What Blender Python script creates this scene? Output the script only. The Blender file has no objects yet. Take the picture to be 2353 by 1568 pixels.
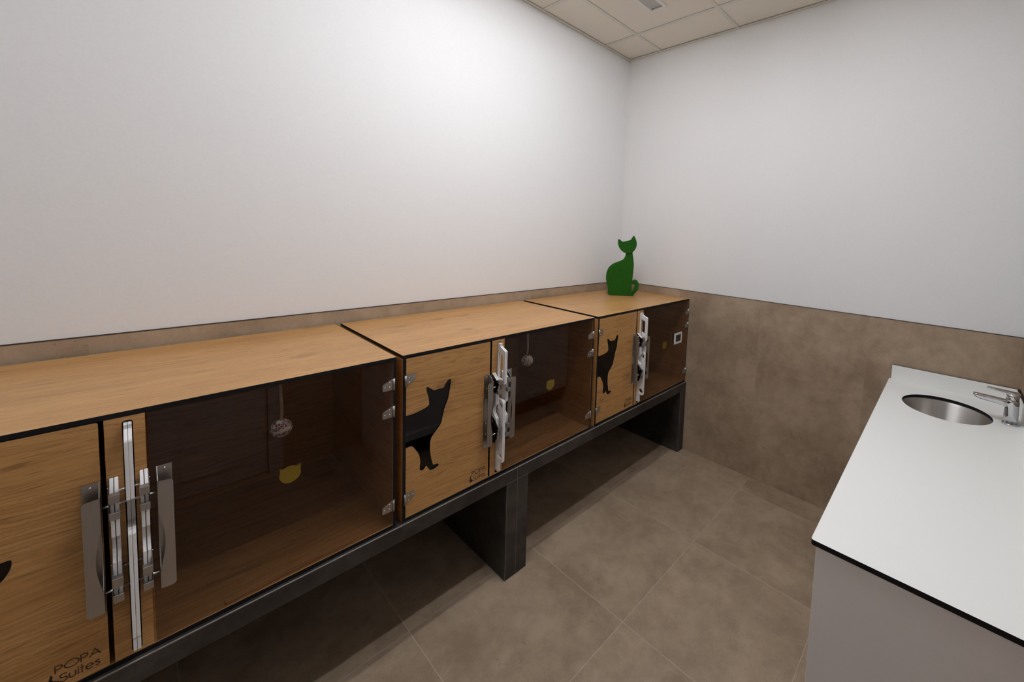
import bpy, bmesh, math, random
from mathutils import Vector, Matrix
from mathutils.geometry import tessellate_polygon

random.seed(7)
SC = bpy.context.scene
COL = SC.collection
PI = math.pi

# ------------------------------------------------------------------ room measures (metres)
HC = 2.969                       # ceiling height
YR = -2.387                      # wall behind the sink run, facing the kennels
XF = -6.20                       # far end of the room behind the camera
ZW = 1.1916                      # top of the stone wainscot
YF = -0.657                      # front plane of the kennels
ZB, ZT = 0.5167, 1.1356          # kennel bottom / top
YP, ZPB = -0.6692, 0.4569        # plinth front, underside of its ledge
KZ, KX, KY = 0.875, -1.5895, -1.8893   # worktop height, end, front

# ------------------------------------------------------------------ node helpers
class NT:
    def __init__(self, name):
        self.m = bpy.data.materials.new(name)
        self.m.use_nodes = True
        self.t = self.m.node_tree
        self.t.nodes.clear()
        self.out = self.t.nodes.new('ShaderNodeOutputMaterial')
    def n(self, kind, **kw):
        nd = self.t.nodes.new(kind)
        for k, v in kw.items():
            if k in ('operation', 'blend_type', 'data_type', 'feature', 'wave_type', 'bands_direction', 'noise_dimensions', 'distribution', 'wave_profile', 'voronoi_dimensions'):
                setattr(nd, k, v)
            else:
                nd.inputs[k].default_value = v
        return nd
    def l(self, a, b):
        self.t.links.new(a, b)
    def math(self, op, a, b=None, c=None):
        nd = self.t.nodes.new('ShaderNodeMath'); nd.operation = op
        for i, v in enumerate((a, b, c)):
            if v is None: continue
            if isinstance(v, (int, float)): nd.inputs[i].default_value = v
            else: self.l(v, nd.inputs[i])
        return nd.outputs[0]
    def mix(self, fac, a, b, blend='MIX'):
        nd = self.t.nodes.new('ShaderNodeMix'); nd.data_type = 'RGBA'; nd.blend_type = blend
        for s, v in ((nd.inputs[0], fac), (nd.inputs[6], a), (nd.inputs[7], b)):
            if isinstance(v, (int, float)): s.default_value = v
            elif isinstance(v, tuple): s.default_value = (*v, 1) if len(v) == 3 else v
            else: self.l(v, s)
        return nd.outputs[2]
    def ramp(self, fac, stops):
        nd = self.t.nodes.new('ShaderNodeValToRGB')
        e = nd.color_ramp.elements
        while len(e) < len(stops): e.new(0.5)
        for el, (p, c) in zip(e, stops):
            el.position = p
            el.color = (*c, 1) if isinstance(c, tuple) else (c, c, c, 1)
        self.l(fac, nd.inputs[0])
        return nd.outputs[0]
    def noise(self, vec, scale, detail=4, rough=.55, dist=0.0):
        nd = self.n('ShaderNodeTexNoise', Scale=scale, Detail=detail, Roughness=rough, Distortion=dist)
        if vec is not None: self.l(vec, nd.inputs['Vector'])
        return nd.outputs['Fac']
    def xyz(self, vec):
        nd = self.t.nodes.new('ShaderNodeSeparateXYZ'); self.l(vec, nd.inputs[0]); return nd.outputs
    def comb(self, x, y, z):
        nd = self.t.nodes.new('ShaderNodeCombineXYZ')
        for s, v in zip(nd.inputs, (x, y, z)):
            if isinstance(v, (int, float)): s.default_value = v
            else: self.l(v, s)
        return nd.outputs[0]
    def objco(self):
        return self.t.nodes.new('ShaderNodeTexCoord').outputs['Object']
    def principled(self, color, rough=.5, metal=0.0, bump=None, bstr=.2, bdist=.002, spec=.5, **kw):
        p = self.t.nodes.new('ShaderNodeBsdfPrincipled')
        for k, v in (('Base Color', color), ('Roughness', rough), ('Metallic', metal), ('Specular IOR Level', spec), *kw.items()):
            s = p.inputs[k]
            if isinstance(v, (int, float)): s.default_value = v
            elif isinstance(v, tuple): s.default_value = (*v, 1) if len(v) == 3 else v
            else: self.l(v, s)
        if bump is not None:
            b = self.n('ShaderNodeBump', Strength=bstr, Distance=bdist)
            self.l(bump, b.inputs['Height']); self.l(b.outputs[0], p.inputs['Normal'])
        self.l(p.outputs[0], self.out.inputs[0])
        return p

def plain(name, color, rough=.5, metal=0.0, var=.0, scale=60, bstr=0.0, spec=.5, **kw):
    t = NT(name); co = t.objco()
    nz = t.noise(co, scale, 3)
    if var:
        lo = tuple(c * (1 - var) for c in color); hi = tuple(min(1, c * (1 + var)) for c in color)
        c = t.ramp(nz, [(.3, lo), (.7, hi)])
    else:
        c = color
    t.principled(c, rough, metal, bump=nz if bstr else None, bstr=bstr, spec=spec, **kw)
    return t.m

def mat_oak(name, along='x'):
    t = NT(name); co = t.objco()
    info = t.t.nodes.new('ShaderNodeObjectInfo')
    va = t.n('ShaderNodeVectorMath', operation='MULTIPLY_ADD')
    t.l(info.outputs['Location'], va.inputs[0]); va.inputs[1].default_value = (3.73, 1.9, 2.3); t.l(co, va.inputs[2])
    x, y, z = t.xyz(va.outputs[0])
    if along == 'y': x, y = y, x
    s = t.math('ADD', y, z)
    k = lambda v, f: t.math('MULTIPLY', v, f)
    # slow wander of the grain so that the lines swell and pinch
    low = t.noise(t.comb(k(x, 2.6), k(s, 6.0), 0), 1.0, 2, .45)
    s2 = t.math('ADD', s, k(low, .060))
    broad = t.noise(t.comb(k(x, 1.0), k(s2, 11.0), 5.0), 1.0, 4, .55)
    growth = t.noise(t.comb(k(x, 2.4), k(s2, 95.0), 3.1), 1.0, 4, .6, .3)
    fibre = t.noise(t.comb(k(x, 14.0), k(s2, 420.0), 7.7), 1.0, 3, .6)
    dash = t.noise(t.comb(k(x, 17.0), k(s2, 190.0), 1.3), 1.0, 3, .5)
    # rings that open into cathedral arches: thin dark late-wood lines
    w = t.n('ShaderNodeTexWave', wave_type='BANDS', bands_direction='Y', Scale=36.0, Distortion=7.0, Detail=4.0, **{'Detail Scale': .9, 'Detail Roughness': .65})
    t.l(t.comb(k(x, .85), s2, 0), w.inputs['Vector'])
    c = t.ramp(t.math('ADD', k(growth, .6), k(broad, .4)), [(.30, (0.336, 0.163, 0.050)), (.50, (0.493, 0.266, 0.094)), (.70, (0.594, 0.340, 0.131))])
    ring = t.ramp(w.outputs['Fac'], [(.0, 1.0), (.22, .35), (.45, .0)])
    where = t.ramp(t.noise(t.comb(k(x, 1.7), k(s, 7.0), 9.0), 1.0, 2, .5), [(.42, .10), (.62, .56)])
    c = t.mix(t.math('MULTIPLY', ring, where), c, (0.274, 0.126, 0.035))
    c = t.mix(k(t.ramp(fibre, [(.36, 1.0), (.56, 0.0)]), .36), c, (0.297, 0.139, 0.042))
    c = t.mix(k(t.ramp(dash, [(.56, 0.0), (.70, 1.0)]), .62), c, (0.207, 0.093, 0.027))
    # scattered flecks and knots
    v = t.n('ShaderNodeTexVoronoi', Scale=1.0); v.feature = 'F1'
    t.l(t.comb(k(x, 5.0), k(s2, 11.0), 2.0), v.inputs['Vector'])
    pick = t.math('GREATER_THAN', t.xyz(v.outputs['Color'])[0], .50)
    kn = k(t.math('MULTIPLY', t.ramp(v.outputs['Distance'], [(.0, 1.0), (.14, .60), (.30, 0.0)]), pick), .97)
    kn = t.math('MULTIPLY', kn, t.ramp(t.noise(t.comb(k(x, 26), k(s2, 120), 0), 1.0, 4), [(.38, .05), (.60, 1.0)]))
    c = t.mix(kn, c, (0.129, 0.057, 0.018))
    t.principled(c, .34, bump=fibre, bstr=.04, bdist=.0004, spec=.5)
    return t.m

def mat_stone(name, dark, mid, lite, speck, cell, off, axes, grout, gw, gmix, rough=.5):
    """large-format stoneware; axes picks which two world axes carry the joints (None = no joint)"""
    t = NT(name); co = t.objco(); xyz = t.xyz(co)
    ids = []; lines = None
    for ax, c, o in zip(axes, cell, off):
        if ax is None:
            ids.append(0.0); continue
        u = t.math('DIVIDE', t.math('SUBTRACT', xyz[ax], o), c)
        ids.append(t.math('FLOOR', u))
        f = t.math('SUBTRACT', u, t.math('FLOOR', u))
        d = t.math('MULTIPLY', t.math('MINIMUM', f, t.math('SUBTRACT', 1.0, f)), c)
        ln = t.math('LESS_THAN', d, gw)
        lines = ln if lines is None else t.math('MAXIMUM', lines, ln)
    wn = t.t.nodes.new('ShaderNodeTexWhiteNoise'); t.l(t.comb(ids[0], ids[1], .37), wn.inputs['Vector'])
    sh = t.n('ShaderNodeVectorMath', operation='MULTIPLY_ADD')
    t.l(wn.outputs['Color'], sh.inputs[0]); sh.inputs[1].default_value = (9, 9, 9); t.l(co, sh.inputs[2])
    p = sh.outputs[0]
    cloud = t.noise(p, 3.2, 6, .60, .4)
    mott = t.noise(p, 16.0, 6, .65, .3)
    c = t.ramp(t.math('ADD', t.math('MULTIPLY', cloud, .62), t.math('MULTIPLY', mott, .38)), [(.40, dark), (.50, mid), (.60, lite)])
    patch = t.ramp(t.noise(p, 4.3, 3, .5), [(.52, 0.0), (.66, 1.0)])
    fine = t.ramp(t.noise(p, 75.0, 4, .7), [(.56, 0.0), (.70, 1.0)])
    c = t.mix(t.math('MULTIPLY', t.math('MULTIPLY', patch, fine), .62), c, speck)
    smear = t.ramp(t.noise(p, 7.5, 5, .62, .8), [(.54, 0.0), (.70, 1.0)])
    c = t.mix(t.math('MULTIPLY', smear, .34), c, dark)
    pit = t.ramp(t.noise(p, 120.0, 3, .6), [(.66, 0.0), (.74, 1.0)])
    c = t.mix(t.math('MULTIPLY', pit, .30), c, speck)
    grain = t.noise(p, 330.0, 2, .6)
    c = t.mix(.24, c, t.ramp(grain, [(.3, tuple(q * .55 for q in mid)), (.7, tuple(min(1, q * 1.5) for q in mid))]))
    c = t.mix(t.math('MULTIPLY', t.xyz(wn.outputs['Color'])[1], .16), c, lite)
    if lines is not None:
        c = t.mix(t.math('MULTIPLY', lines, gmix), c, grout)
    t.principled(c, rough, bump=mott, bstr=.08, bdist=.001, spec=.4)
    return t.m

def mat_glass(name, tint, ior=1.49):
    t = NT(name)
    tr = t.n('ShaderNodeBsdfTransparent', Color=(*tint, 1))
    gl = t.n('ShaderNodeBsdfGlossy', Roughness=.0)
    gl.inputs['Color'].default_value = (1, 1, 1, 1)
    fr = t.n('ShaderNodeFresnel', IOR=ior)
    geo = t.t.nodes.new('ShaderNodeNewGeometry')      # reflect at the outer face of the sheet only
    k = t.math('MULTIPLY', fr.outputs[0], t.math('SUBTRACT', 1.0, geo.outputs['Backfacing']))
    mx = t.t.nodes.new('ShaderNodeMixShader')
    t.l(k, mx.inputs[0]); t.l(tr.outputs[0], mx.inputs[1]); t.l(gl.outputs[0], mx.inputs[2])
    t.l(mx.outputs[0], t.out.inputs[0])
    return t.m

def mat_emit(name, col, power):
    t = NT(name); e = t.n('ShaderNodeEmission', Color=(*col, 1), Strength=power)
    t.l(e.outputs[0], t.out.inputs[0]); return t.m

def mat_brushed(name, col, rough=.34, axis=2):
    t = NT(name); xyz = t.xyz(t.objco())
    sc = [600.0, 600.0, 600.0]; sc[axis] = 9.0
    v = t.comb(*[t.math('MULTIPLY', xyz[i], sc[i]) for i in range(3)])
    nz = t.noise(v, 1.0, 3, .6)
    r = t.n('ShaderNodeMapRange', **{'From Min': .2, 'From Max': .8, 'To Min': rough - .08, 'To Max': rough + .10}); t.l(nz, r.inputs[0])
    t.principled(t.ramp(nz, [(.2, tuple(c * .86 for c in col)), (.8, col)]), r.outputs[0], 1.0)
    return t.m

M = {}
M['plaster'] = plain('white_wall_paint', (.775, .773, .770), .92, var=.015, scale=140, bstr=.10, spec=.15)
M['ceiling_tile'] = plain('mineral_ceiling_tile', (.755, .70, .61), .95, var=.05, scale=420, bstr=.10, spec=.1)
M['grid'] = plain('ceiling_grid_enamel', (.65, .625, .55), .6, var=.02)
M['oak'] = mat_oak('oak_laminate')
M['oak_side'] = mat_oak('oak_laminate_side', 'y')
M['black'] = plain('black_compact_core', (.006, .006, .0075), .5, var=.2, scale=90, spec=.22)
TILE = ((0.213, 0.151, 0.100), (0.302, 0.224, 0.153), (0.381, 0.291, 0.206), (0.099, 0.064, 0.040))
M['floor'] = mat_stone('floor_stoneware', *TILE, (.60, .5953), (-.1726, .0086), (0, 1), (.44, .37, .30), .0012, .85, .46)
WT = ((0.235, 0.166, 0.111), (0.329, 0.244, 0.167), (0.413, 0.315, 0.224), (0.111, 0.073, 0.047))
M['wain_left'] = mat_stone('wainscot_stoneware_long', *WT, (.60, 9.0), (-.3336, 0), (0, None), (.36, .30, .24), .0008, .25)
M['wain_back'] = mat_stone('wainscot_stoneware_end', *WT, (.60, 9.0), (-1.175, 0), (1, None), (.36, .30, .24), .0009, .45)
M['dark_tile'] = mat_stone('charcoal_stoneware', (.011, .0095, .0085), (.031, .0265, .0235), (.062, .053, .045), (.012, .009, .007), (5, 5), (.3, .3), (None, None), (.2, .18, .16), .001, 0, .40)
M['grout'] = plain('pale_grout_line', (.17, .155, .14), .8, var=.15, scale=200)
M['edge_highlight'] = plain('painted_edge_highlight', (.27, .25, .23), .5)  # pale tone paints the light caught along the plinth ledge
M['edge'] = plain('dark_edge_profile', (.045, .036, .030), .45, metal=.4)
M['steel'] = mat_brushed('brushed_steel', (.50, .475, .445), .34)
M['shaded_steel'] = mat_brushed('shaded_mill_steel', (.20, .19, .185), .22)  # steel darkened to carry the shade and black it reflects
M['rivet'] = plain('polished_rivet', (.80, .79, .77), .18, 1.0)
M['chrome'] = plain('chrome_plate', (.66, .66, .68), .06, 1.0)
def mat_bowl():
    t = NT('satin_steel_bowl')
    p = t.principled((.62, .595, .57), .40, 1.0, Anisotropic=.92, **{'Anisotropic Rotation': .25})
    tg = t.t.nodes.new('ShaderNodeTangent'); tg.direction_type = 'RADIAL'; tg.axis = 'Z'
    t.l(tg.outputs[0], p.inputs['Tangent']); return t.m
M['bowl'] = mat_bowl()
M['white_plastic'] = plain('white_polyethylene', (.80, .79, .79), .38, var=.02, **{'Subsurface Weight': 0.0})
M['smoked'] = mat_glass('smoked_acrylic', (.765, .73, .715))
M['smoked_deep'] = mat_glass('smoked_acrylic_insert', (.40, .36, .33))
M['yellow'] = plain('yellow_film', (.62, .47, .035), .5, var=.04)
M['white_hpl'] = plain('white_worktop_laminate', (.80, .81, .79), .55, var=.01, scale=300, bstr=.03, spec=.3)
M['grey_hpl'] = plain('pale_grey_panel', (.76, .725, .71), .62, var=.02, scale=500, bstr=.04, spec=.3)
M['door_paint'] = plain('warm_grey_door_paint', (.56, .53, .52), .6, var=.02)
M['bounce_cut_grey'] = plain('bounce_cutting_wall_grey', (.50, .485, .47), .9, var=.02)  # grey chosen to cut bounced light from walls out of view
M['frame_white'] = plain('ivory_plastic', (.72, .69, .65), .5)
M['screen'] = plain('unlit_display', (.020, .020, .021), .22, var=.15, scale=120)
M['ink'] = plain('burnt_lettering', (.055, .030, .014), .7)
M['logo'] = plain('black_print', (.012, .010, .009), .6)
M['vent_white'] = plain('vent_enamel', (.72, .71, .66), .45)
M['vent_dark'] = plain('vent_duct_dark', (.10, .10, .095), .8)
M['slat'] = plain('vent_slat_aluminium', (.66, .65, .63), .45)
M['lamp'] = mat_emit('lamp_tube_glow', (.970, .99, 1.045), 74.0)
M['reflector'] = plain('lamp_reflector', (.75, .75, .74), .35, .0)
M['rope'] = plain('jute_rope', (.52, .40, .25), .9, var=.3, scale=420, bstr=.5)
M['cord'] = plain('pale_cotton_cord', (.80, .74, .64), .9, var=.2, scale=420, bstr=.4)
M['strand'] = plain('off_white_strand', (.88, .83, .74), .8, var=.1, scale=200)
M['ball_core'] = plain('ball_core_mixed', (.30, .24, .19), .8, var=.9, scale=90)
M['red'] = plain('dull_red_knot', (.24, .055, .065), .8)

def mat_speckled():
    t = NT('patchwork_ball_cover'); co = t.objco()
    v = t.n('ShaderNodeTexVoronoi', Scale=125.0); t.l(co, v.inputs['Vector'])
    r, g, b = t.xyz(v.outputs['Color'])
    c = t.ramp(r, [(.0, (.05, .045, .05)), (.13, (.05, .045, .05)), (.16, (.80, .73, .62)), (.70, (.88, .82, .72)), (.80, (.30, .07, .11)), (.92, (.12, .12, .14))])
    v2 = t.n('ShaderNodeTexVoronoi', Scale=125.0); v2.feature = 'DISTANCE_TO_EDGE'; t.l(co, v2.inputs['Vector'])
    c = t.mix(t.ramp(v2.outputs['Distance'], [(.04, 1.0), (.09, 0.0)]), c, (.74, .66, .56))
    t.principled(c, .75, bump=v2.outputs['Distance'], bstr=.3); return t.m
M['speckled'] = mat_speckled()
def mat_grass():
    t = NT('artificial_turf'); co = t.objco()
    nz = t.noise(co, 170, 4, .7)
    c = t.ramp(nz, [(.30, (.005, .038, .002)), (.52, (.014, .084, .005)), (.74, (.028, .135, .010))])
    t.principled(c, .85, spec=.15); return t.m
M['grass'] = mat_grass()

# ------------------------------------------------------------------ mesh helpers
def box(bm, x0, x1, y0, y1, z0, z1, mi=0):
    vs = [bm.verts.new((x, y, z)) for x in (x0, x1) for y in (y0, y1) for z in (z0, z1)]
    for q in ((0, 1, 3, 2), (4, 6, 7, 5), (0, 4, 5, 1), (2, 3, 7, 6), (0, 2, 6, 4), (1, 5, 7, 3)):
        bm.faces.new([vs[i] for i in q]).material_index = mi
    return vs

def prism(bm, loops, fn, t0, t1, mi=0, mi_side=None):
    """outline (+ holes) swept from t0 to t1; fn(a, b, t) gives the 3-D point"""
    if mi_side is None: mi_side = mi
    flat = [p for lp in loops for p in lp]
    tris = tessellate_polygon([[Vector((a, b, 0)) for a, b in lp] for lp in loops])
    A = [bm.verts.new(fn(a, b, t0)) for a, b in flat]
    B = [bm.verts.new(fn(a, b, t1)) for a, b in flat]
    for tr in tris:
        try:
            bm.faces.new([A[i] for i in tr]).material_index = mi
            bm.faces.new([B[i] for i in reversed(tr)]).material_index = mi
        except ValueError:
            pass
    k = 0
    for lp in loops:
        n = len(lp)
        for i in range(n):
            a, b = k + i, k + (i + 1) % n
            bm.faces.new((A[a], A[b], B[b], B[a])).material_index = mi_side
        k += n

def tube(bm, pts, r, seg=10, mi=0, cap=True):
    rings = []
    for i, p in enumerate(pts):
        p = Vector(p)
        d = (Vector(pts[min(i + 1, len(pts) - 1)]) - Vector(pts[max(i - 1, 0)])).normalized()
        a = d.orthogonal().normalized() if abs(d.z) < .9 else Vector((1, 0, 0))
        a = (a - d * a.dot(d)).normalized(); b = d.cross(a)
        rr = r[i] if isinstance(r, (list, tuple)) else r
        rings.append([bm.verts.new(p + (a * math.cos(2 * PI * k / seg) + b * math.sin(2 * PI * k / seg)) * rr) for k in range(seg)])
    for q, w in zip(rings, rings[1:]):
        for k in range(seg):
            f = bm.faces.new((q[k], q[(k + 1) % seg], w[(k + 1) % seg], w[k])); f.material_index = mi; f.smooth = True
    if cap:
        bm.faces.new(rings[0][::-1]).material_index = mi; bm.faces.new(rings[-1]).material_index = mi

def lathe(bm, prof, cx, cy, seg=48, mi=0, close=True):
    rings = [[bm.verts.new((cx + r * math.cos(2 * PI * k / seg), cy + r * math.sin(2 * PI * k / seg), z)) for k in range(seg)] for r, z in prof]
    for q, w in zip(rings, rings[1:]):
        for k in range(seg):
            f = bm.faces.new((q[k], q[(k + 1) % seg], w[(k + 1) % seg], w[k])); f.material_index = mi; f.smooth = True
    if close:
        bm.faces.new(rings[0][::-1]).material_index = mi; bm.faces.new(rings[-1]).material_index = mi

def ball(bm, c, r, u=10, v=6, mi=0, sq=(1, 1, 1)):
    m = Matrix.Translation(c) @ Matrix.Diagonal((r * sq[0], r * sq[1], r * sq[2], 1))
    g = bmesh.ops.create_uvsphere(bm, u_segments=u, v_segments=v, radius=1, matrix=m)
    for vv in g['verts']:
        for f in vv.link_faces: f.material_index = mi; f.smooth = True

def spline(pts, n=4, closed=True):
    out = []; N = len(pts)
    rng = range(N) if closed else range(N - 1)
    for i in rng:
        g = (lambda k: pts[k % N]) if closed else (lambda k: pts[min(max(k, 0), N - 1)])
        p0, p1, p2, p3 = g(i - 1), g(i), g(i + 1), g(i + 2)
        for s in range(n):
            t = s / n
            out.append(tuple(.5 * ((2 * p1[j]) + (-p0[j] + p2[j]) * t + (2 * p0[j] - 5 * p1[j] + 4 * p2[j] - p3[j]) * t * t + (-p0[j] + 3 * p1[j] - 3 * p2[j] + p3[j]) * t ** 3) for j in (0, 1)))
    if not closed: out.append(pts[-1])
    return out

def rrect(x0, x1, y0, y1, r, seg=5):
    o = []
    for cx, cy, a0 in ((x1 - r, y1 - r, 0), (x0 + r, y1 - r, 90), (x0 + r, y0 + r, 180), (x1 - r, y0 + r, 270)):
        for k in range(seg + 1):
            a = math.radians(a0 + 90 * k / seg); o.append((cx + r * math.cos(a), cy + r * math.sin(a)))
    return o

def obj(name, bm, mats, parent=None, bevel=0.0, seg=2, smooth_angle=None):
    bmesh.ops.recalc_face_normals(bm, faces=bm.faces)
    me = bpy.data.meshes.new(name); bm.to_mesh(me); bm.free()
    for m in (mats if isinstance(mats, (list, tuple)) else [mats]): me.materials.append(M[m] if isinstance(m, str) else m)
    o = bpy.data.objects.new(name, me); COL.objects.link(o)
    if parent: o.parent = parent
    if bevel:
        b = o.modifiers.new('bevel', 'BEVEL'); b.width = bevel; b.segments = seg; b.limit_method = 'ANGLE'; b.angle_limit = math.radians(50)
    return o

def tag(o, label, cat, group=None):
    o['label'] = label; o['category'] = cat
    if group: o['group'] = group
    return o

def thing(name, label, cat, loc, group=None):
    o = bpy.data.objects.new(name, None); COL.objects.link(o); o.location = loc; o.empty_display_size = .1
    return tag(o, label, cat, group)

def struct(name, bm, mats, label=None):
    o = obj(name, bm, mats); o['kind'] = 'structure'
    if label: o['label'] = label
    return o

def kids(o): return [c for c in bpy.data.objects if c.parent == o]
def copy_tree(o, parent=None):
    c = o.copy(); COL.objects.link(c); c.parent = parent
    for k in kids(o): copy_tree(k, c)
    return c

# ================================================================== THE ROOM
bm = bmesh.new(); box(bm, XF - .12, .12, YR - .12, .12, -.12, 0)
struct('floor', bm, 'floor', 'floor of large brown stoneware tiles with thin pale joints')

pl = .004
bm = bmesh.new(); box(bm, XF, pl, pl, .12, 0, HC + .03); struct('wall_left', bm, 'plaster', 'long white painted wall behind the kennel row')
bm = bmesh.new(); box(bm, pl, .12, YR - .12, .12, 0, HC + .03); struct('wall_back', bm, 'plaster', 'white painted end wall behind the sink')
bm = bmesh.new()
DX0, DX1, DH = -2.98, -2.11, 2.06
box(bm, XF, DX0, YR - .12, YR - pl, 0, HC + .03); box(bm, DX1, pl, YR - .12, YR - pl, 0, HC + .03); box(bm, DX0, DX1, YR - .12, YR - pl, DH, HC + .03)
struct('wall_right', bm, 'bounce_cut_grey', 'wall along the worktop, greyed to cut bounced light')
bm = bmesh.new(); box(bm, XF - .12, XF, YR - .12, .12, 0, HC + .03); struct('wall_front', bm, 'bounce_cut_grey', 'wall at the near end of the room, greyed to cut bounced light')

# stone wainscot and its dark edge profile
bm = bmesh.new(); box(bm, XF, -.0002, 0, pl, 0, ZW); struct('trim_1', bm, 'wain_left', 'brown stone tile wainscot on the long wall')
bm = bmesh.new(); box(bm, 0, pl, YR, 0, 0, ZW); struct('trim_2', bm, 'wain_back', 'brown stone tile wainscot on the end wall')
bm = bmesh.new(); box(bm, XF, DX0 - .07, YR - pl, YR, 0, ZW); box(bm, DX1 + .07, 0, YR - pl, YR, 0, ZW); struct('trim_3', bm, 'wain_left', 'brown stone tile wainscot along the worktop')
bm = bmesh.new()
box(bm, XF, 0, -.0012, pl, ZW, ZW + .0028); box(bm, -.0012, pl, YR, 0, ZW, ZW + .0028)
box(bm, DX1 + .07, 0, YR - pl, YR + .0012, ZW, ZW + .0028); box(bm, XF, DX0 - .07, YR - pl, YR + .0012, ZW, ZW + .0028)
struct('trim_4', bm, 'edge', 'thin dark edge profile along the top of the wainscot')

# door behind the camera, seen dimly in the smoked glass
bm = bmesh.new()
for a, b in ((DX0 - .07, DX0), (DX1, DX1 + .07)): box(bm, a, b, YR - .10, YR + .014, 0, DH + .07)
box(bm, DX0, DX1, YR - .10, YR + .014, DH, DH + .07)
fr = struct('trim_5', bm, 'door_paint', 'door casing')
bm = bmesh.new(); box(bm, DX0 + .003, DX1 - .003, YR - .05, YR - .010, .006, DH - .003)
dr = struct('door_1', bm, 'door_paint', 'warm grey panelled door behind the camera')
for x0, x1, z0, z1 in ((DX0 + .12, -2.60, .10, .86), (-2.49, DX1 - .12, .10, .86), (DX0 + .12, -2.60, 1.0, 1.93), (-2.49, DX1 - .12, 1.0, 1.93)):
    bm = bmesh.new()
    prism(bm, [[(x0, z0), (x1, z0), (x1, z1), (x0, z1)], [(x0 + .018, z0 + .018), (x1 - .018, z0 + .018), (x1 - .018, z1 - .018), (x0 + .018, z1 - .018)]], lambda a, b, t: (a, t, b), YR - .010, YR - .002)
    o = obj('panel_moulding', bm, 'door_paint', dr, .003)
bm = bmesh.new(); tube(bm, [(DX0 + .06, YR - .010, 1.02), (DX0 + .06, YR + .04, 1.02), (DX0 + .17, YR + .045, 1.02)], .009, 10)
obj('door_handle', bm, 'steel', dr)

# ceiling: lay-in tiles, T-bars and wall angle
LX0, LX1, LY0, LY1 = -2.1137, -.9137, -1.503, -.903         # the tile bays that hold the lamps
MX0, MX1 = -4.5137, -3.9137
VX0, VX1, VY0, VY1 = -.731, -.497, -.668, -.544               # the air grille
zc = HC + .005
bm = bmesh.new()
def plate(bm, x0, x1, y0, y1, z0, z1, holes):
    prism(bm, [[(x0, y0), (x1, y0), (x1, y1), (x0, y1)]] + [[(a, c), (b, c), (b, d), (a, d)] for a, b, c, d in holes], lambda a, b, t: (a, b, t), z0, z1)
plate(bm, XF, pl, YR - pl, pl, zc, zc + .015, [(LX0 + .012, LX1 - .012, LY0 + .012, LY1 - .012), (MX0 + .012, MX1 - .012, LY0 + .012, LY1 - .012), (VX0 + .012, VX1 - .012, VY0 + .012, VY1 - .012)])
struct('ceiling', bm, 'ceiling_tile', 'suspended ceiling of pale mineral fibre tiles')
bm = bmesh.new()
hw = .012
xs = [-.3137 - .6 * k for k in range(10)]; ys = [-.303 - .6 * k for k in range(4)]
for x in xs:
    if LX0 + .1 < x < LX1 - .1 or MX0 + .1 < x < MX1 - .1:
        box(bm, x - hw, x + hw, YR, LY0, HC, zc - .0005); box(bm, x - hw, x + hw, LY1, 0, HC, zc - .0005)
    else: box(bm, x - hw, x + hw, YR, 0, HC, zc - .0005)
for y in ys:
    xe = [XF] + sorted(xs) + [0]
    for a, b in zip(xe, xe[1:]): box(bm, a + hw, b - hw, y - hw, y + hw, HC + .0004, zc - .0005)
struct('trim_6', bm, 'grid', 'exposed T-bar grid of the suspended ceiling')
bm = bmesh.new()
box(bm, XF, pl, -.021, pl, HC - .001, HC + .0010); box(bm, XF, pl, pl - .0012, pl, HC - .001, HC + .02)
box(bm, -.021, pl, YR, -.021, HC - .001, HC + .0010); box(bm, XF, -.021, YR, YR + .021, HC - .001, HC + .0010)
struct('trim_7', bm, 'grid', 'wall angle around the edge of the ceiling')

# ================================================================== CEILING LIGHT AND VENT
def lamp(x0, x1, label):
    cx, cy = (x0 + x1) / 2, (LY0 + LY1) / 2
    hx, hy = (x1 - x0) / 2 - .014, (LY1 - LY0) / 2 - .014
    lt = thing('ceiling_light', label, 'ceiling light', (cx, cy, HC), 'recessed ceiling lights')
    bm = bmesh.new()
    box(bm, -hx, hx, -hy, hy, .045, .047)
    for a, b, c, d in ((-hx - .002, -hx + .002, -hy, hy), (hx - .002, hx + .002, -hy, hy), (-hx, hx, -hy - .002, -hy + .002), (-hx, hx, hy - .002, hy + .002)):
        box(bm, a, b, c, d, -.001, .047)
    obj('housing', bm, 'reflector', lt)
    for yy in (-.985, -1.445):
        bm = bmesh.new(); box(bm, -hx + .02, hx - .02, yy - .022 - cy, yy + .022 - cy, -.004, .012)
        obj('light_tube', bm, 'lamp', lt)
lamp(LX0, LX1, 'recessed two-tube ceiling light above the middle kennel, nearer the sink')
lamp(MX0, MX1, 'recessed two-tube ceiling light behind the camera, farther from the sink')

vt = thing('ceiling_vent', 'small white louvred air grille set in a ceiling tile', 'air vent', ((VX0 + VX1) / 2, (VY0 + VY1) / 2, HC))
a, b = (VX1 - VX0) / 2, (VY1 - VY0) / 2
bm = bmesh.new()
prism(bm, [[(-a, -b), (a, -b), (a, b), (-a, b)], [(-a + .019, -b + .021), (a - .019, -b + .021), (a - .019, b - .021), (-a + .019, b - .021)]], lambda p, q, t: (p, q, t), -.002, .0065)
obj('frame', bm, 'vent_white', vt, .0015)
bm = bmesh.new(); box(bm, -a + .013, a - .013, -b + .013, b - .013, .040, .042); obj('duct_back', bm, 'vent_dark', vt)
for k in range(4):
    y = -b + .021 + (2 * b - .042) * (k + .62) / 4
    bm = bmesh.new()
    prism(bm, [[(y - .0095, .018), (y + .0085, .0030), (y + .0095, .0040), (y - .0085, .019)]], lambda p, q, t: (t, p, q), -a + .020, a - .020)
    obj('louvre_slat', bm, 'slat', vt)

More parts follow.
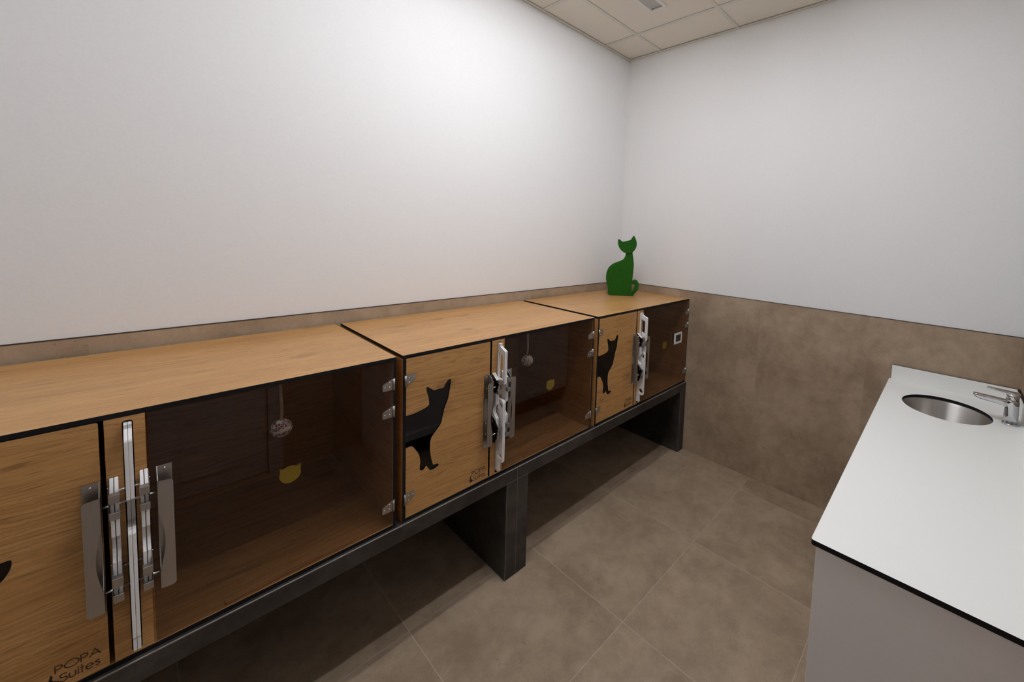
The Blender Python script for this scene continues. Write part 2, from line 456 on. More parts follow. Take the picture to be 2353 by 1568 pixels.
# ================================================================== PLINTH
pn = thing('tiled_plinth', 'charcoal tiled bench plinth carrying the row of kennels', 'plinth', (-1.6, -.33, 0))
def P3(x, y, z): return (x + 1.6, y + .33, z)
def wbox(bm, x0, x1, y0, y1, z0, z1): box(bm, x0 + 1.6, x1 + 1.6, y0 + .33, y1 + .33, z0, z1)
bm = bmesh.new(); wbox(bm, -3.22, -.0015, YP, -.001, ZPB, ZB - .0004); obj('ledge', bm, 'dark_tile', pn, .0012, 1)
for x0, x1 in ((-3.22, -3.10), (-1.5855, -1.4663), (-.0719, -.0015)):
    bm = bmesh.new(); wbox(bm, x0, x1, YP, -.001, .0002, ZPB - .0002); obj('leg', bm, 'dark_tile', pn, .0012, 1)
e = .0005
for q in ((-1.5296, -1.5280, YP - e, YP + .002, ZPB + .0045, ZB - .003), (-1.5278, -1.5264, YP - e, YP + .002, .001, ZPB + .0035), (-1.5850, -1.4668, YP - e, YP + .002, ZPB + .0035, ZPB + .0047),
          (-1.5855 - e, -1.5845, YP - e, YP + .0010, .001, ZPB), (-.0719 - e, -.0709, YP - e, YP + .0010, .001, ZPB)):
    bm = bmesh.new(); wbox(bm, *q); obj('grout_line', bm, 'grout', pn)
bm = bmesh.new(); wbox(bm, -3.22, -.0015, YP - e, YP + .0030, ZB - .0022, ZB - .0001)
obj('highlight_strip', bm, 'edge_highlight', pn)  # painted highlight for the lit top of the ledge at its front

# ================================================================== KENNELS
def L(lx, d, z): return (lx, -d, z - ZB)           # kennel space: along, outwards from the front plane, absolute height
def lbox(bm, x0, x1, d0, d1, z0, z1, mi=0): box(bm, x0, x1, -d1, -d0, z0 - ZB, z1 - ZB, mi)
DEP = .657 - .0136
TP = .012

def panel(name, par, x0, x1, d0, d1, z0, z1, axis):
    """oak-faced board with black core: faces across 'axis' are oak, edges black"""
    bm = bmesh.new(); lbox(bm, x0, x1, d0, d1, z0, z1)
    bmesh.ops.recalc_face_normals(bm, faces=bm.faces)
    for f in bm.faces: f.material_index = 0 if abs(f.normal[axis]) > .5 else 1
    return obj(name, bm, ['oak_side' if axis == 0 else 'oak', 'black'], par)

CAT = [(.0138,.9137),(.0408,.9139),(.066,.9176),(.0839,.9225),(.0948,.9297),(.0953,.9389),(.0927,.9582),(.0873,.9783),(.0843,.991),(.0853,.9986),(.0897,.9992),(.0989,.9922),(.115,.9795),(.1284,.9807),(.1421,.9801),(.1509,.9799),(.1571,.9899),(.1654,1.0014),(.1738,1.0066),(.1786,1.0059),(.1801,.9976),(.1784,.9801),(.1745,.9536),(.1706,.9327),(.1637,.9155),(.1569,.8997),(.1503,.873),(.1438,.845),(.1329,.8296),(.1168,.8121),(.1062,.7998),(.1016,.7839),(.1008,.7626),(.102,.7404),(.1066,.714),(.1128,.6917),(.1209,.6882),(.1291,.6875),(.135,.6828),(.1342,.6781),(.1211,.6721),(.1089,.6714),(.1009,.6741),(.0955,.6819),(.0861,.6968),(.0809,.6896),(.0744,.6857),(.0666,.6872),(.063,.692),(.0626,.7029),(.0645,.7208),(.0618,.7406),(.0558,.759),(.0456,.7763),(.0367,.7898),(.0292,.7943),(.0138,.7938)]
CURL = [(.0138,.9300),(.040,.9420),(.075,.9450),(.110,.9360),(.145,.9120),(.175,.8880),(.205,.8730),(.2223,.8679),(.2345,.8672),(.2335,.8500),(.2290,.8390),(.2213,.8271),(.195,.8040),(.160,.7900),(.120,.7860),(.080,.7800),(.045,.7840),(.0138,.7820)]

DX, DZ0, DZ1 = (.0118, .3545), .5302, 1.1218
def door_outline(cut):
    x0, x1 = DX; r = .004
    o = [(x0, DZ0)]
    o += [(x1 - r + r * math.sin(a), DZ0 + r - r * math.cos(a)) for a in (0, PI / 6, PI / 3, PI / 2)]
    o += [(x1 - r + r * math.cos(a), DZ1 - r + r * math.sin(a)) for a in (0, PI / 6, PI / 3, PI / 2)]
    o += [(x0, DZ1)]
    c = spline(cut, 3, closed=False)
    c[0] = (x0, c[0][1]); c[-1] = (x0, c[-1][1])
    return o + c
def door_mesh(cut):
    bm = bmesh.new(); prism(bm, [door_outline(cut)], lambda a, b, t: L(a, t, b), 0, -.010, 0, 1); return bm
def insert_mesh(cut):
    x0 = DX[0]
    c = spline(cut, 3, closed=False); c[0] = (x0, c[0][1]); c[-1] = (x0, c[-1][1])
    bm = bmesh.new(); prism(bm, [c], lambda a, b, t: L(a, t, b), -.0030, -.0085); return bm

# thin stroke lettering
def stroke(bm, pts, w, fn, d0, d1, mi=0):
    for (a, b), (c, d) in zip(pts, pts[1:]):
        v = Vector((c - a, d - b)); ln = v.length
        if ln < 1e-7: continue
        n = Vector((-v.y, v.x)) / ln * w / 2; e = v / ln * w * .35
        q = [(a - e.x + n.x, b - e.y + n.y), (a - e.x - n.x, b - e.y - n.y), (c + e.x - n.x, d + e.y - n.y), (c + e.x + n.x, d + e.y + n.y)]
        prism(bm, [q], fn, d0, d1, mi)
def arc(cx, cy, rx, ry, a0, a1, n=10):
    return [(cx + rx * math.cos(math.radians(a0 + (a1 - a0) * k / n)), cy + ry * math.sin(math.radians(a0 + (a1 - a0) * k / n))) for k in range(n + 1)]
GL = {   # strokes on a unit cap height, and the advance
    'P': ([[(.05, 0), (.05, 1)], [(.05, 1), (.28, 1)] + arc(.28, .74, .27, .26, 90, -90)[1:] + [(.05, .48)]], .68),
    'O': ([arc(.52, .5, .50, .52, 0, 360, 20)], 1.10),
    'A': ([[(.0, 0), (.40, 1.02), (.80, 0)], [(.14, .34), (.66, .34)]], .80),
    'S': ([arc(.29, .76, .24, .24, 30, 270, 10) + arc(.29, .27, .27, .26, 90, -155, 10)[0:]], .66),
    'u': ([[(.06, .68), (.06, .26)] + arc(.29, .26, .23, .25, 180, 360, 8) + [(.52, .68)]], .68),
    'i': ([[(.05, 0), (.05, .68)], [(.05, .88), (.05, .94)]], .20),
    't': ([[(.14, 0), (.14, .98)], [(-.02, .68), (.30, .68)]], .36),
    'e': ([[(.08, .35), (.64, .35)] + arc(.36, .34, .28, .34, 0, 315, 14)], .78),
    's': ([arc(.20, .52, .15, .15, 35, 270, 8) + arc(.20, .18, .17, .17, 90, -150, 8)], .44)}
def write(bm, txt, x, z, h, width):
    tot = sum(GL[c][1] for c in txt); k = width / tot
    for c in txt:
        for st in GL[c][0]:
            stroke(bm, [(x + px * k, z + pz * h) for px, pz in st], .00165, lambda a, b, t: L(a, t, b), .0001, .0006)
        x += GL[c][1] * k

def hinge(par, lx, z0, side, name='hinge'):
    """side -1: leaf to the left of the knuckle with the top edge sloped; +1: leaf to the right, bottom sloped"""
    bm = bmesh.new(); h = .040; s = side
    tube(bm, [L(lx, .004, z0), L(lx, .004, z0 + h)], .0042, 10)
    if s < 0: pr = [(lx - .002, z0), (lx - .034, z0), (lx - .036, z0 + .004), (lx - .036, z0 + .022), (lx - .032, z0 + .026), (lx - .002, z0 + h)]
    else: pr = [(lx + .002, z0), (lx + .034, z0 + .018), (lx + .036, z0 + .022), (lx + .036, z0 + h - .003), (lx + .034, z0 + h), (lx + .002, z0 + h)]
    prism(bm, [pr], lambda a, b, t: L(a, t, b), .0002, .0022)
    zz = (.011, .013, .028) if s < 0 else (.029, .027, .012)
    for (dx, zr) in ((.013, zz[0]), (.029, zz[1]), (.013, zz[2])): ball(bm, L(lx + s * dx, .0022, z0 + zr), .0026, 8, 5, 1, (1, .7, 1))
    return obj(name, bm, ['steel', 'rivet'], par)

def handle(par, web, s):
    """folded steel grip: base flange on the door, web outwards, front flange back over the door; s = direction of the flanges"""
    bm = bmesh.new(); t = .0015; dF = .030
    f = lambda a, b, tt: L(a, tt, b)
    prism(bm, [[(web, .667), (web + s * .0245, .667), (web + s * .0245, .983), (web, .983)]], f, .0002, .0002 + t)
    for z in (.974, .925, .876, .776, .728, .679): ball(bm, L(web + s * .0125, .0017, z), .0027, 8, 5, 1, (1, .7, 1))
    n = 10; z0, z1 = .738, .872
    notch_w = [(dF - .021 * math.sin(PI * k / n) ** .8, z1 + (z0 - z1) * k / n) for k in range(n + 1)]
    web_pr = [(0.0002, .667), (0.0002, .983), (dF, .958)] + notch_w + [(dF, .684)]
    prism(bm, [web_pr], lambda d, z, tt: L(tt, d, z), web, web - s * t)
    notch_f = [(web + s * .0085 * math.sin(PI * k / n), z0 + (z1 - z0) * k / n) for k in range(n + 1)]
    w = web + s * .0245
    ca = [(w - s * .007 + s * .007 * math.sin(a), .955 - .007 + .007 * math.cos(a)) for a in (0, PI / 6, PI / 3, PI / 2)]
    cb = [(w - s * .007 + s * .007 * math.cos(a), .683 + .007 - .007 * math.sin(a)) for a in (0, PI / 6, PI / 3, PI / 2)]
    prism(bm, [[(web, .684)] + notch_f + [(web, .957)] + ca + cb], f, dF, dF + t)
    return obj('door_handle', bm, ['steel', 'rivet'], par)

def latch(par, x0, x1, shell_x, s):
    """stack of twin white sliding tongues held in steel clips; s = side away from the slot"""
    f = lambda d, z, t: L(t, d, z)
    grp = obj_empty = None
    n = 8
    arcn = [(.034 - .024 * math.sin(PI * k / n), .858 - .062 * k / n) for k in range(n + 1)]
    prof = [(.0008, .690), (.0008, .985), (.034, .960)] + arcn + [(.034, .700)]
    w = (x1 - x0 - .0014) / 2
    bm = bmesh.new()
    for a in (x0, x0 + w + .0014): prism(bm, [prof], f, a, a + w)
    lt_ = obj('sliding_tongue', bm, 'white_plastic', par, .0006, 1)
    bm = bmesh.new()
    a, b = (x0 - .0016, x0 - .0004) if s < 0 else (x1 + .0004, x1 + .0016)
    for pr, z in (([(.0008, .905), (.0008, .982), (.036, .957), (.050, .948), (.050, .944), (.030, .905)], .966),
                  ([(.0008, .684), (.0008, .800), (.030, .786), (.049, .764), (.049, .744), (.030, .690)], .780)):
        bm = bmesh.new(); prism(bm, [pr], f, a, b)
        ball(bm, L((a + b) / 2 + s * .001, .012, z), .002, 8, 5, 1)
        obj('latch_shell', bm, ['shaded_steel', 'rivet'], lt_)
    for z0, z1, d in ((.944, .963, .050), (.904, .921, .048), (.744, .765, .050), (.706, .724, .048)):
        bm = bmesh.new(); g = .0005; t = .0011
        up = z1 > .95 or .74 < z0 < .75
        if up:
            lbox(bm, x0 - g - t, x1 + g + t, .0345, d, z0, z1)
        else:      # open-topped tray clip
            lbox(bm, x0 - g - t, x1 + g + t, d - t, d, z0, z1)
            lbox(bm, x0 - g - t, x0 - g, .0345, d - t, z0, z1); lbox(bm, x1 + g, x1 + g + t, .0345, d - t, z0, z1)
            lbox(bm, x0 - g, x1 + g, .0345, d - t, z0, z0 + t)
        obj('clip', bm, 'steel', lt_, .0006, 1)
    return lt_

def make_kennel():
    k = thing('cat_kennel', '', 'cat kennel', (0, YF, ZB))
    panel('top_panel', k, 0, 1, -DEP, 0, ZT - TP, ZT, 2)
    panel('bottom_panel', k, .0105, .9895, -DEP, 0, ZB + .0003, ZB + TP, 2)
    panel('side_panel', k, 0, .010, -DEP, 0, ZB + .0003, ZT - TP - .0002, 0)
    panel('side_panel', k, .990, 1, -DEP, 0, ZB + .0003, ZT - TP - .0002, 0)
    panel('rear_panel', k, .0105, .9895, -DEP, -DEP + .008, ZB + TP + .0003, ZT - TP - .0003, 1)
    panel('inner_partition', k, .3925, .4015, -DEP + .009, -.080, ZB + TP + .0003, ZT - TP - .0003, 0)
    # oak post between the doors with its slot
    bm = bmesh.new()
    prism(bm, [[(.3625, .5302), (.4245, .5302), (.4245, 1.1228), (.3625, 1.1228)], rrect(.3888, .4056, .536, 1.1135, .006)], lambda a, b, t: L(a, t, b), 0, -.010, 0, 1)
    cp = obj('centre_post', bm, ['oak', 'black'], k)
    bm = bmesh.new()
    lbox(bm, .3640, .3878, -.078, -.0105, .5300, 1.1228); lbox(bm, .4066, .4230, -.078, -.0105, .5300, 1.1228)
    lbox(bm, .3878, .4066, -.078, -.072, .5300, 1.1228)
    obj('slot_channel', bm, 'black', k)
    # wooden door
    d = obj('wooden_door', door_mesh(CAT), ['oak', 'black'], k)
    obj('cat_window', insert_mesh(CAT), 'smoked_deep', d)
    hinge(d, .0085, 1.023, 1); hinge(d, .0085, .583, 1)
    handle(d, .3515, -1)
    bm = bmesh.new(); write(bm, 'POPA', .2780, .5722, .0162, .0640); write(bm, 'Suites', .2842, .5462, .0185, .0570)
    obj('lettering', bm, 'ink', d)
    bm = bmesh.new()
    prism(bm, [spline([(.2690, .5455), (.2692, .5560), (.2702, .5640), (.2718, .5690), (.2722, .5735), (.2738, .5705), (.2752, .5715), (.2752, .5668), (.2742, .5630), (.2752, .5590), (.2800, .5540), (.2835, .5520), (.2828, .5490), (.2790, .5462), (.2740, .5452)], 3)], lambda a, b, t: L(a, t, b), .0001, .0006)
    obj('cat_logo', bm, 'logo', d)
    # glass door
    bm = bmesh.new(); lbox(bm, .4285, .9875, -.006, 0, .5306, 1.1212)
    gl = obj('glass_door', bm, 'smoked', k)
    for z in (1.023, .926, .583): hinge(gl, .9905, z, -1)
    handle(gl, .4405, 1)
    ST = [(.0,.0521),(.0052,.0491),(.0087,.0472),(.0198,.0524),(.0324,.0506),(.0409,.0459),(.0481,.0483),(.0522,.0513),(.0518,.0405),(.0508,.0354),(.0519,.0221),(.0477,.0111),(.039,.004),(.0276,.0002),(.015,.002),(.0055,.0104),(.0002,.0225),(.0003,.0324),(.0032,.0418)]
    bm = bmesh.new(); prism(bm, [[(.676 + a, .816 + b) for a, b in ST]], lambda a, b, t: L(a, t, b), -.0062, -.0066)
    obj('cat_face_sticker', bm, 'yellow', gl)
    bm = bmesh.new(); lbox(bm, .556, .866, -.022, -.008, ZB + TP + .0002, ZB + TP + .007)
    obj('door_stop', bm, 'oak', k)
    # white dividers sliding in the slot: two sheets each
    f = lambda dd, z, t: L(t, dd, z)
    up = [[(-.060, .944), (-.060, 1.106), (.0175, 1.109), (.0160, 1.098), (.030, 1.091), (.0500, 1.084), (.0526, 1.080), (.0526, .944), (.050, .9405), (.012, .9405)],
          [(.0042, .956), (.0375, .956), (.0385, .958), (.0385, 1.056), (.0350, 1.061), (.0042, 1.072)]]
    lo = [[(-.060, .5475), (-.060, .9385), (-.0040, .9385), (-.0025, .868), (.034, .8695), (.042, .866), (.0475, .857), (.0480, .602), (.0440, .5955), (.0195, .5945), (.0190, .5475)],
          arc(.0265, .842, .0165, .015, 0, 345, 18), arc(.0275, .620, .0160, .0145, 0, 345, 18)]
    for nm, lp in (('divider_plate', up), ('divider_plate', lo)):
        bm = bmesh.new()
        for a in (.3910, .3976): prism(bm, lp, f, a, a + .0060)
        obj(nm, bm, 'white_plastic', k, .0007, 1)
    latch(k, .3668, .3800, .366, -1); latch(k, .4125, .4255, .427, 1)
    # cross rods that tie the grips and tongues together
    for z, dd in ((.9300, .024), (.7290, .028)):
        for a, b in ((.3520, .3905), (.4040, .4400)):
            bm = bmesh.new(); tube(bm, [L(a, dd, z), L(b, dd, z)], .0028, 12); obj('latch_rod', bm, 'rivet', k)
    for z, dd in ((.9520, .003), (.7640, .003)):
        for a, b in ((.3800, .3900), (.4045, .4125)):
            bm = bmesh.new(); tube(bm, [L(a, dd, z), L(b, dd, z)], .0025, 10); obj('latch_rod', bm, 'rivet', k)
    return k

K2 = make_kennel(); K2.location.x = -2.0318
K1 = copy_tree(K2); K1.location.x = -3.0535
K3 = copy_tree(K2); K3.location.x = -1.0018
G = 'oak cat kennels in a row on the charcoal plinth'
tag(K1, 'oak cat kennel nearest the viewer, leftmost of the row, speckled ball behind its glass', 'cat kennel', G)
tag(K2, 'middle oak cat kennel of the row, above the centre leg of the plinth', 'cat kennel', G)
tag(K3, 'oak cat kennel in the room corner, with the green cat standing on top', 'cat kennel', G)
# the nearest kennel's wooden door has another cut-out
for c in kids(K1):
    if c.name.startswith('wooden_door'):
        src = door_mesh(CURL); me = bpy.data.meshes.new('wooden_door_other_cutout')
        bmesh.ops.recalc_face_normals(src, faces=src.faces); src.to_mesh(me); src.free()
        for m in ('oak', 'black'): me.materials.append(M[m])
        c.data = me
        for w in kids(c):
            if w.name.startswith('cat_window'):
                s2 = insert_mesh(CURL); m2 = bpy.data.meshes.new('cat_window_other'); bmesh.ops.recalc_face_normals(s2, faces=s2.faces); s2.to_mesh(m2); s2.free()
                m2.materials.append(M['smoked_deep']); w.data = m2

# ------------------------------------------------------------------ thermometer on the corner kennel's glass
th = thing('digital_thermometer', 'small white framed digital thermometer stuck on the corner kennel glass', 'thermometer', (-1.0018 + .845, YF, .834))
w, h = .098, .077
bm = bmesh.new()
prism(bm, [rrect(-w / 2, w / 2, 0, h, .004, 3)], lambda a, b, t: (a, -t, b), .0004, .009); obj('back_case', bm, 'screen', th)
bm = bmesh.new()
prism(bm, [rrect(-w / 2, w / 2, 0, h, .005, 3), [(-w / 2 + .0155, .0135), (w / 2 - .0115, .0135), (w / 2 - .0115, h - .0145), (-w / 2 + .0155, h - .0145)]], lambda a, b, t: (a, -t, b), .0091, .0155); obj('frame', bm, 'frame_white', th, .001)
bm = bmesh.new(); box(bm, -w / 2 + .0157, w / 2 - .0117, -.0125, -.0092, .0137, h - .0147); obj('display', bm, 'screen', th)

# ------------------------------------------------------------------ hanging toys
def toy(name, label, x, y, z, r, kind):
    t = thing(name, label, 'cat toy', (x, y, z), 'balls hanging inside the kennels')
    top = ZT - TP - z - .0003
    bm = bmesh.new()
    n = 26; R = .0042 if kind == 'speckled' else .0036
    tube(bm, [(.0035 * math.sin(k / n * 5) * (1 - k / n), .002 * math.cos(k / n * 4) * (1 - k / n), r * .9 + (top - r * .9) * k / n) for k in range(n + 1)], [R * (1 + .12 * (k % 2)) for k in range(n + 1)], 8)
    obj('hanging_cord', bm, 'rope' if kind == 'speckled' else 'cord', t)
    bm = bmesh.new()
    if kind == 'speckled':
        ball(bm, (0, 0, 0), r, 32, 20)
        obj('ball', bm, 'speckled', t)
    else:
        ball(bm, (0, 0, 0), r * .90, 24, 16, 1)
        rnd = random.Random(4)
        for j in range(24):
            ax = Vector((rnd.uniform(.3, 1), rnd.uniform(-.55, .25), rnd.uniform(-.45, .45))).normalized()
            off = (j % 12 - 5.5) / 5.5 * .82 * r
            a = ax.orthogonal().normalized(); b = ax.cross(a)
            rr = math.sqrt(max(r * r - off * off, (.3 * r) ** 2)) * .97
            tube(bm, [ax * off + (a * math.cos(2 * PI * q / 28) + b * math.sin(2 * PI * q / 28)) * rr for q in range(29)], .0019, 6, 0, False)
        obj('ball', bm, ['strand', 'ball_core'], t)
        bm = bmesh.new(); ball(bm, (0, -.006, r * .84), .0066, 10, 8, 0, (1, 1, 1.4))
        obj('knot', bm, 'red', t)
    return t
toy('hanging_ball', 'speckled patchwork ball on a thick jute rope inside the nearest kennel', -3.0546 + .6925, -.604, .9715, .0265, 'speckled')
toy('hanging_ball', 'white strand-wound ball with a red knot hanging inside the middle kennel', -2.0318 + .5925, -.604, .9755, .0262, 'wound')

# ------------------------------------------------------------------ green turf cat
def turf_cat():
    T = Vector((.6186, -.7857, 0)); N = Vector((-.7857, -.6186, 0))
    base = Vector((-.3077 , -.2573, 0)) - N * .006
    t = thing('turf_cat_figure', 'green artificial-turf cat figure sitting on the corner kennel', 'cat figure', (base.x, base.y, ZT))
    body = [(-.0815,.0),(-.0928,.042),(-.1039,.0798),(-.112,.1209),(-.1117,.1527),(-.105,.1816),(-.0903,.2077),(-.0659,.2294),(-.0319,.2451),(-.001,.2592),(.0126,.2708),(.0213,.2886),(.0251,.3077),(.026,.322),(.070,.324),(.0712,.3176),(.0782,.2816),(.0841,.244),(.0849,.2061),(.0822,.1616),(.0794,.1202),(.0765,.0946),(.0777,.0405),(.0792,.0214),(.0828,.0)]
    head = [(-.0352,.4057),(-.0305,.4130),(-.0169,.4039),(-.0008,.3946),(.0303,.4022),(.055,.4095),(.0653,.4241),(.0757,.4405),(.0821,.4342),(.0907,.4173),(.0991,.3926),(.0984,.3675),(.0895,.3435),(.0717,.3207),(.0501,.3119),(.0249,.3124),(.0025,.3224),(-.0188,.3419),(-.0309,.365),(-.0356,.3868)]
    tail = [(.070,.1050),(.0769,.1090),(.0937,.1177),(.1128,.1154),(.1256,.0969),(.1281,.0716),(.1194,.0425),(.1015,.0193),(.0824,.0060),(.070,.004),(.070,.020),(.0777,.0213),(.0907,.0475),(.1037,.0736),(.1015,.0862),(.0919,.089),(.0763,.085),(.070,.086)]
    def grow(loops, name, blades, shrink=.0025):
        bm = bmesh.new()
        for lp, th_, off in loops:
            fn = lambda a, b, q: tuple(T * a + N * q + Vector((0, 0, max(b, .001))))
            prism(bm, [lp], fn, -th_ / 2 + off, th_ / 2 + off)
        bmesh.ops.recalc_face_normals(bm, faces=bm.faces)
        me = bpy.data.meshes.new('tmp'); bm.to_mesh(me); bm.free()
        o = bpy.data.objects.new('tmp', me); COL.objects.link(o)
        rm = o.modifiers.new('r', 'REMESH'); rm.mode = 'VOXEL'; rm.voxel_size = .0023
        sm = o.modifiers.new('s', 'SMOOTH'); sm.iterations = 4; sm.factor = .5
        dg = bpy.context.evaluated_depsgraph_get(); ev = o.evaluated_get(dg)
        out = bpy.data.meshes.new_from_object(ev); bpy.data.objects.remove(o)
        bm = bmesh.new(); bm.from_mesh(out)
        for f in bm.faces: f.smooth = True
        bm.normal_update()
        rnd = random.Random(11)
        fs = list(bm.faces); areas = [f.calc_area() for f in fs]
        pick = rnd.choices(fs, weights=areas, k=blades)
        data = [(f.calc_center_median(), f.normal.copy()) for f in pick]
        for c, nn in data:
            if c.z < .004: continue
            j = Vector((rnd.uniform(-1, 1), rnd.uniform(-1, 1), rnd.uniform(-1, 1)))
            p = c + j * .0016; d = (nn + j * .55).normalized(); s = d.orthogonal().normalized() * .0005
            tip = p + d * rnd.uniform(.0014, .0029)
            if tip.z < .0005: continue
            bm.faces.new([bm.verts.new(p - s), bm.verts.new(p + s), bm.verts.new(tip)])
        for v in bm.verts:
            if v.co.z < .0004: v.co.z = .0004
        m = bpy.data.meshes.new(name); bm.to_mesh(m); bm.free(); m.materials.clear(); m.materials.append(M['grass'])
        ob = bpy.data.objects.new(name, m); COL.objects.link(ob); ob.parent = t
        return ob
    grow([(spline(body, 3), .052, 0), (spline(head, 3), .062, .003)], 'body', 15000)
    grow([(spline(tail, 3), .030, 0)], 'tail', 3000)
    return t
turf_cat()

# ================================================================== SINK RUN
wt = thing('worktop', 'white laminate worktop with black core edge along the end wall', 'worktop', (-.80, -2.14, KZ))
wx, wy = -.80, -2.14
SX, SY, SR = -.3052, -2.1266, .1571
bm = bmesh.new()
hole = [(SX + SR * math.cos(2 * PI * k / 64) - wx, SY + SR * math.sin(2 * PI * k / 64) - wy) for k in range(64)]
out = [(KX + .006, KY), (-.0012, KY), (-.0012, YR + .0012), (KX, YR + .0012), (KX, KY - .006), (KX + .0018, KY - .0018)]
prism(bm, [[(a - wx, b - wy) for a, b in out], hole], lambda a, b, t: (a, b, t), 0, -.0130, 0, 1)
obj('slab', bm, ['white_hpl', 'black'], wt)
def faced(name, x0, x1, y0, y1, z0, z1, axis):
    bm = bmesh.new(); box(bm, x0 - wx, x1 - wx, y0 - wy, y1 - wy, z0 - KZ, z1 - KZ)
    bmesh.ops.recalc_face_normals(bm, faces=bm.faces)
    for f in bm.faces: f.material_index = 0 if abs(f.normal[axis]) > .5 else 1
    obj(name, bm, ['white_hpl', 'black'], wt)
faced('backsplash', -.0125, -.0013, YR + .0132, -1.8984, KZ + .0002, .9528, 0)
faced('side_splash', KX, -.0013, YR + .0013, YR + .0128, KZ + .0002, .9528, 1)

sb = thing('sink_basin', 'round satin steel basin sunk in the white worktop', 'sink', (SX, SY, KZ - .013))
bm = bmesh.new()
pr = [(SR + .020, -.0003), (SR + .020, -.0015), (SR + .0045, -.0015), (SR + .0030, -.0040)]
pr += [(SR + .0030 - .022 * k / 8, -.0040 - .098 * k / 8) for k in range(1, 9)]
for k in range(1, 9):
    a = PI / 2 * k / 8; pr.append((SR - .019 - .040 + .040 * math.cos(a), -.102 - .036 * math.sin(a)))
pr.append((.022, -.1390))
lathe(bm, pr[::1], 0, 0, 64, 0, False); obj('bowl', bm, 'bowl', sb)
bm = bmesh.new(); lathe(bm, [(.032, -.1385), (.031, -.1360), (.020, -.1368), (.001, -.1375)], 0, 0, 32, 0, False); obj('drain', bm, 'chrome', sb)

tp = thing('mixer_tap', 'chrome single-lever mixer tap beside the round sink', 'tap', (-.305, -2.334, KZ))
bm = bmesh.new(); lathe(bm, [(.0255, .0002), (.0265, .001), (.0265, .0045), (.0250, .0060)], 0, 0, 40); obj('base_ring', bm, 'chrome', tp)
bm = bmesh.new()
lathe(bm, [(.0228, .0061), (.0226, .045), (.0219, .082), (.0214, .097), (.0208, .1015), (.0195, .1035)], 0, 0, 40); obj('tap_body', bm, 'chrome', tp)
bm = bmesh.new()      # flat spout, drawn as cross-sections along its length (towards +y)
sec = [(.004, .0155, .066, .098), (.030, .0165, .074, .0985), (.060, .0165, .079, .0995), (.090, .0160, .0810, .1005), (.105, .0150, .0830, .1012), (.115, .0130, .0875, .1016), (.1215, .0090, .0945, .1014)]
rings = []
for y, hwid, z0, z1 in sec:
    rings.append([bm.verts.new((a, y, b)) for a, b in rrect(-hwid, hwid, z0, z1, min(hwid, (z1 - z0) / 2) * .45, 3)])
for q, w_ in zip(rings, rings[1:]):
    for i in range(len(q)):
        fc = bm.faces.new((q[i], q[(i + 1) % len(q)], w_[(i + 1) % len(q)], w_[i])); fc.smooth = True
bm.faces.new(rings[0][::-1]); bm.faces.new(rings[-1]); obj('spout', bm, 'chrome', tp)
bm = bmesh.new()
lathe(bm, [(.0185, .1037), (.0200, .1060), (.0205, .1180), (.0195, .1300)], 0, 0, 36)
obj('lever_cap', bm, 'chrome', tp)
bm = bmesh.new()
sec = [(-.0215, .0120, .119, .1335), (-.016, .0185, .117, .1350), (.000, .0190, .1190, .1352), (.020, .0175, .1245, .1356), (.045, .0140, .1295, .1364), (.070, .0115, .1320, .1372), (.0800, .0085, .1332, .1374)]
rings = []
for y, hwid, z0, z1 in sec:
    rings.append([bm.verts.new((a, y, b)) for a, b in rrect(-hwid, hwid, z0, z1, min(hwid, (z1 - z0) / 2) * .8, 3)])
for q, w_ in zip(rings, rings[1:]):
    for i in range(len(q)):
        fc = bm.faces.new((q[i], q[(i + 1) % len(q)], w_[(i + 1) % len(q)], w_[i])); fc.smooth = True
bm.faces.new(rings[0][::-1]); bm.faces.new(rings[-1]); obj('lever', bm, 'chrome', tp)

cb = thing('sink_cabinet', 'pale grey base cabinet under the white worktop', 'cabinet', (-.80, -2.14, 0))
def cbox(bm, x0, x1, y0, y1, z0, z1): box(bm, x0 - wx, x1 - wx, y0 - wy, y1 - wy, z0, z1)
PX, PY = -1.5811, -1.9000
bm = bmesh.new(); cbox(bm, PX, PX + .018, YR + .001, PY, .0005, KZ - .0133); obj('end_panel', bm, 'grey_hpl', cb, .0008, 1)
bm = bmesh.new()
cbox(bm, PX + .0182, -.001, YR + .001, YR + .012, .10, KZ - .0133); cbox(bm, PX + .0182, -.001, YR + .012, PY - .020, .120, .136); cbox(bm, -.017, -.001, YR + .012, PY - .020, .136, KZ - .0133)
for x in (-.578, -1.06): cbox(bm, x - .009, x + .009, YR + .012, PY - .020, .136, KZ - .17)
obj('carcass', bm, 'grey_hpl', cb)
bm = bmesh.new(); cbox(bm, PX + .0182, -.001, PY - .075, PY - .060, .0005, .1195); obj('toe_kick', bm, 'black', cb)
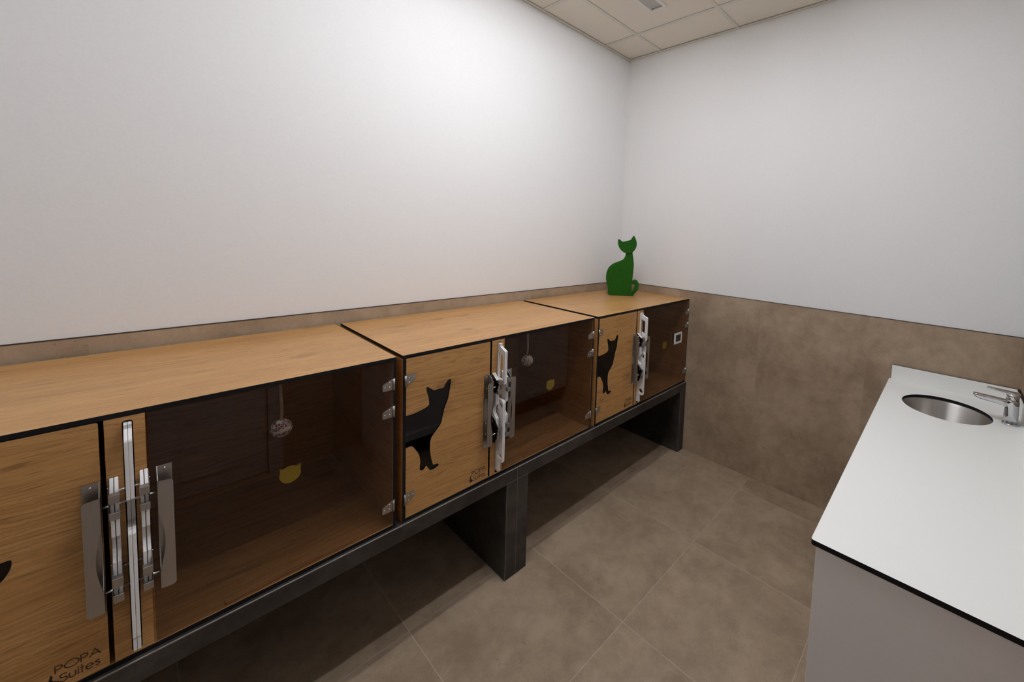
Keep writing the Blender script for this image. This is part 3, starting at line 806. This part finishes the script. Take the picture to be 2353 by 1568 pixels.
def front(name, x0, x1, z0, z1):
    bm = bmesh.new(); cbox(bm, x0, x1, PY - .0195, PY - .004, z0, z1)
    g = .052 if z1 - z0 > .25 else .040
    prism(bm, [[(x0 - wx, z0), (x1 - wx, z0), (x1 - wx, z1), (x0 - wx, z1)], [(x0 + g - wx, z0 + g), (x1 - g - wx, z0 + g), (x1 - g - wx, z1 - g), (x0 + g - wx, z1 - g)]], lambda a, b, t: (a, t, b), PY - .004 - wy, PY + .002 - wy)
    d = obj(name, bm, 'grey_hpl', cb, .0015)
front('cabinet_door', -.576, -.004, .132, .855)
for z0, z1 in ((.132, .300), (.304, .520), (.524, .700), (.704, .855)): front('drawer', -1.056, -.580, z0, z1)
front('cabinet_door', PX + .020, -1.060, .132, .855)

# ================================================================== LIGHT, CAMERA, VIEW
w = bpy.data.worlds.new('world'); SC.world = w; w.use_nodes = True
w.node_tree.nodes['Background'].inputs[0].default_value = (.5, .5, .5, 1); w.node_tree.nodes['Background'].inputs[1].default_value = 0.0

cam = bpy.data.cameras.new('camera'); co = bpy.data.objects.new('camera', cam); COL.objects.link(co); SC.camera = co
yaw, pitch, roll = .6997, -.0731, .0423
f = Vector((math.cos(yaw) * math.cos(pitch), math.sin(yaw) * math.cos(pitch), math.sin(pitch)))
r = Vector((math.sin(yaw), -math.cos(yaw), 0)); u = r.cross(f)
r2 = r * math.cos(roll) + u * math.sin(roll); u2 = u * math.cos(roll) - r * math.sin(roll)
m = Matrix((r2, u2, -f)).transposed().to_4x4(); m.translation = (-2.6442, -2.0968, 1.6002)
co.matrix_world = m
cam.sensor_fit = 'HORIZONTAL'; cam.sensor_width = 36.0; cam.lens = 934.9435 / 2353 * 36.0
cam.shift_x = -222.55 / 2353; cam.shift_y = -183.20 / 2353
cam.clip_start = .01

vs = SC.view_settings
vs.view_transform = 'Standard'; vs.look = 'None'; vs.gamma = 1.0; vs.exposure = 0.0; vs.use_curve_mapping = False
SC.display_settings.display_device = 'sRGB'
cy = SC.cycles
cy.max_bounces = 12; cy.diffuse_bounces = 6; cy.glossy_bounces = 6; cy.transparent_max_bounces = 16
cy.caustics_reflective = False; cy.caustics_refractive = False
cy.sample_clamp_indirect = 6.0
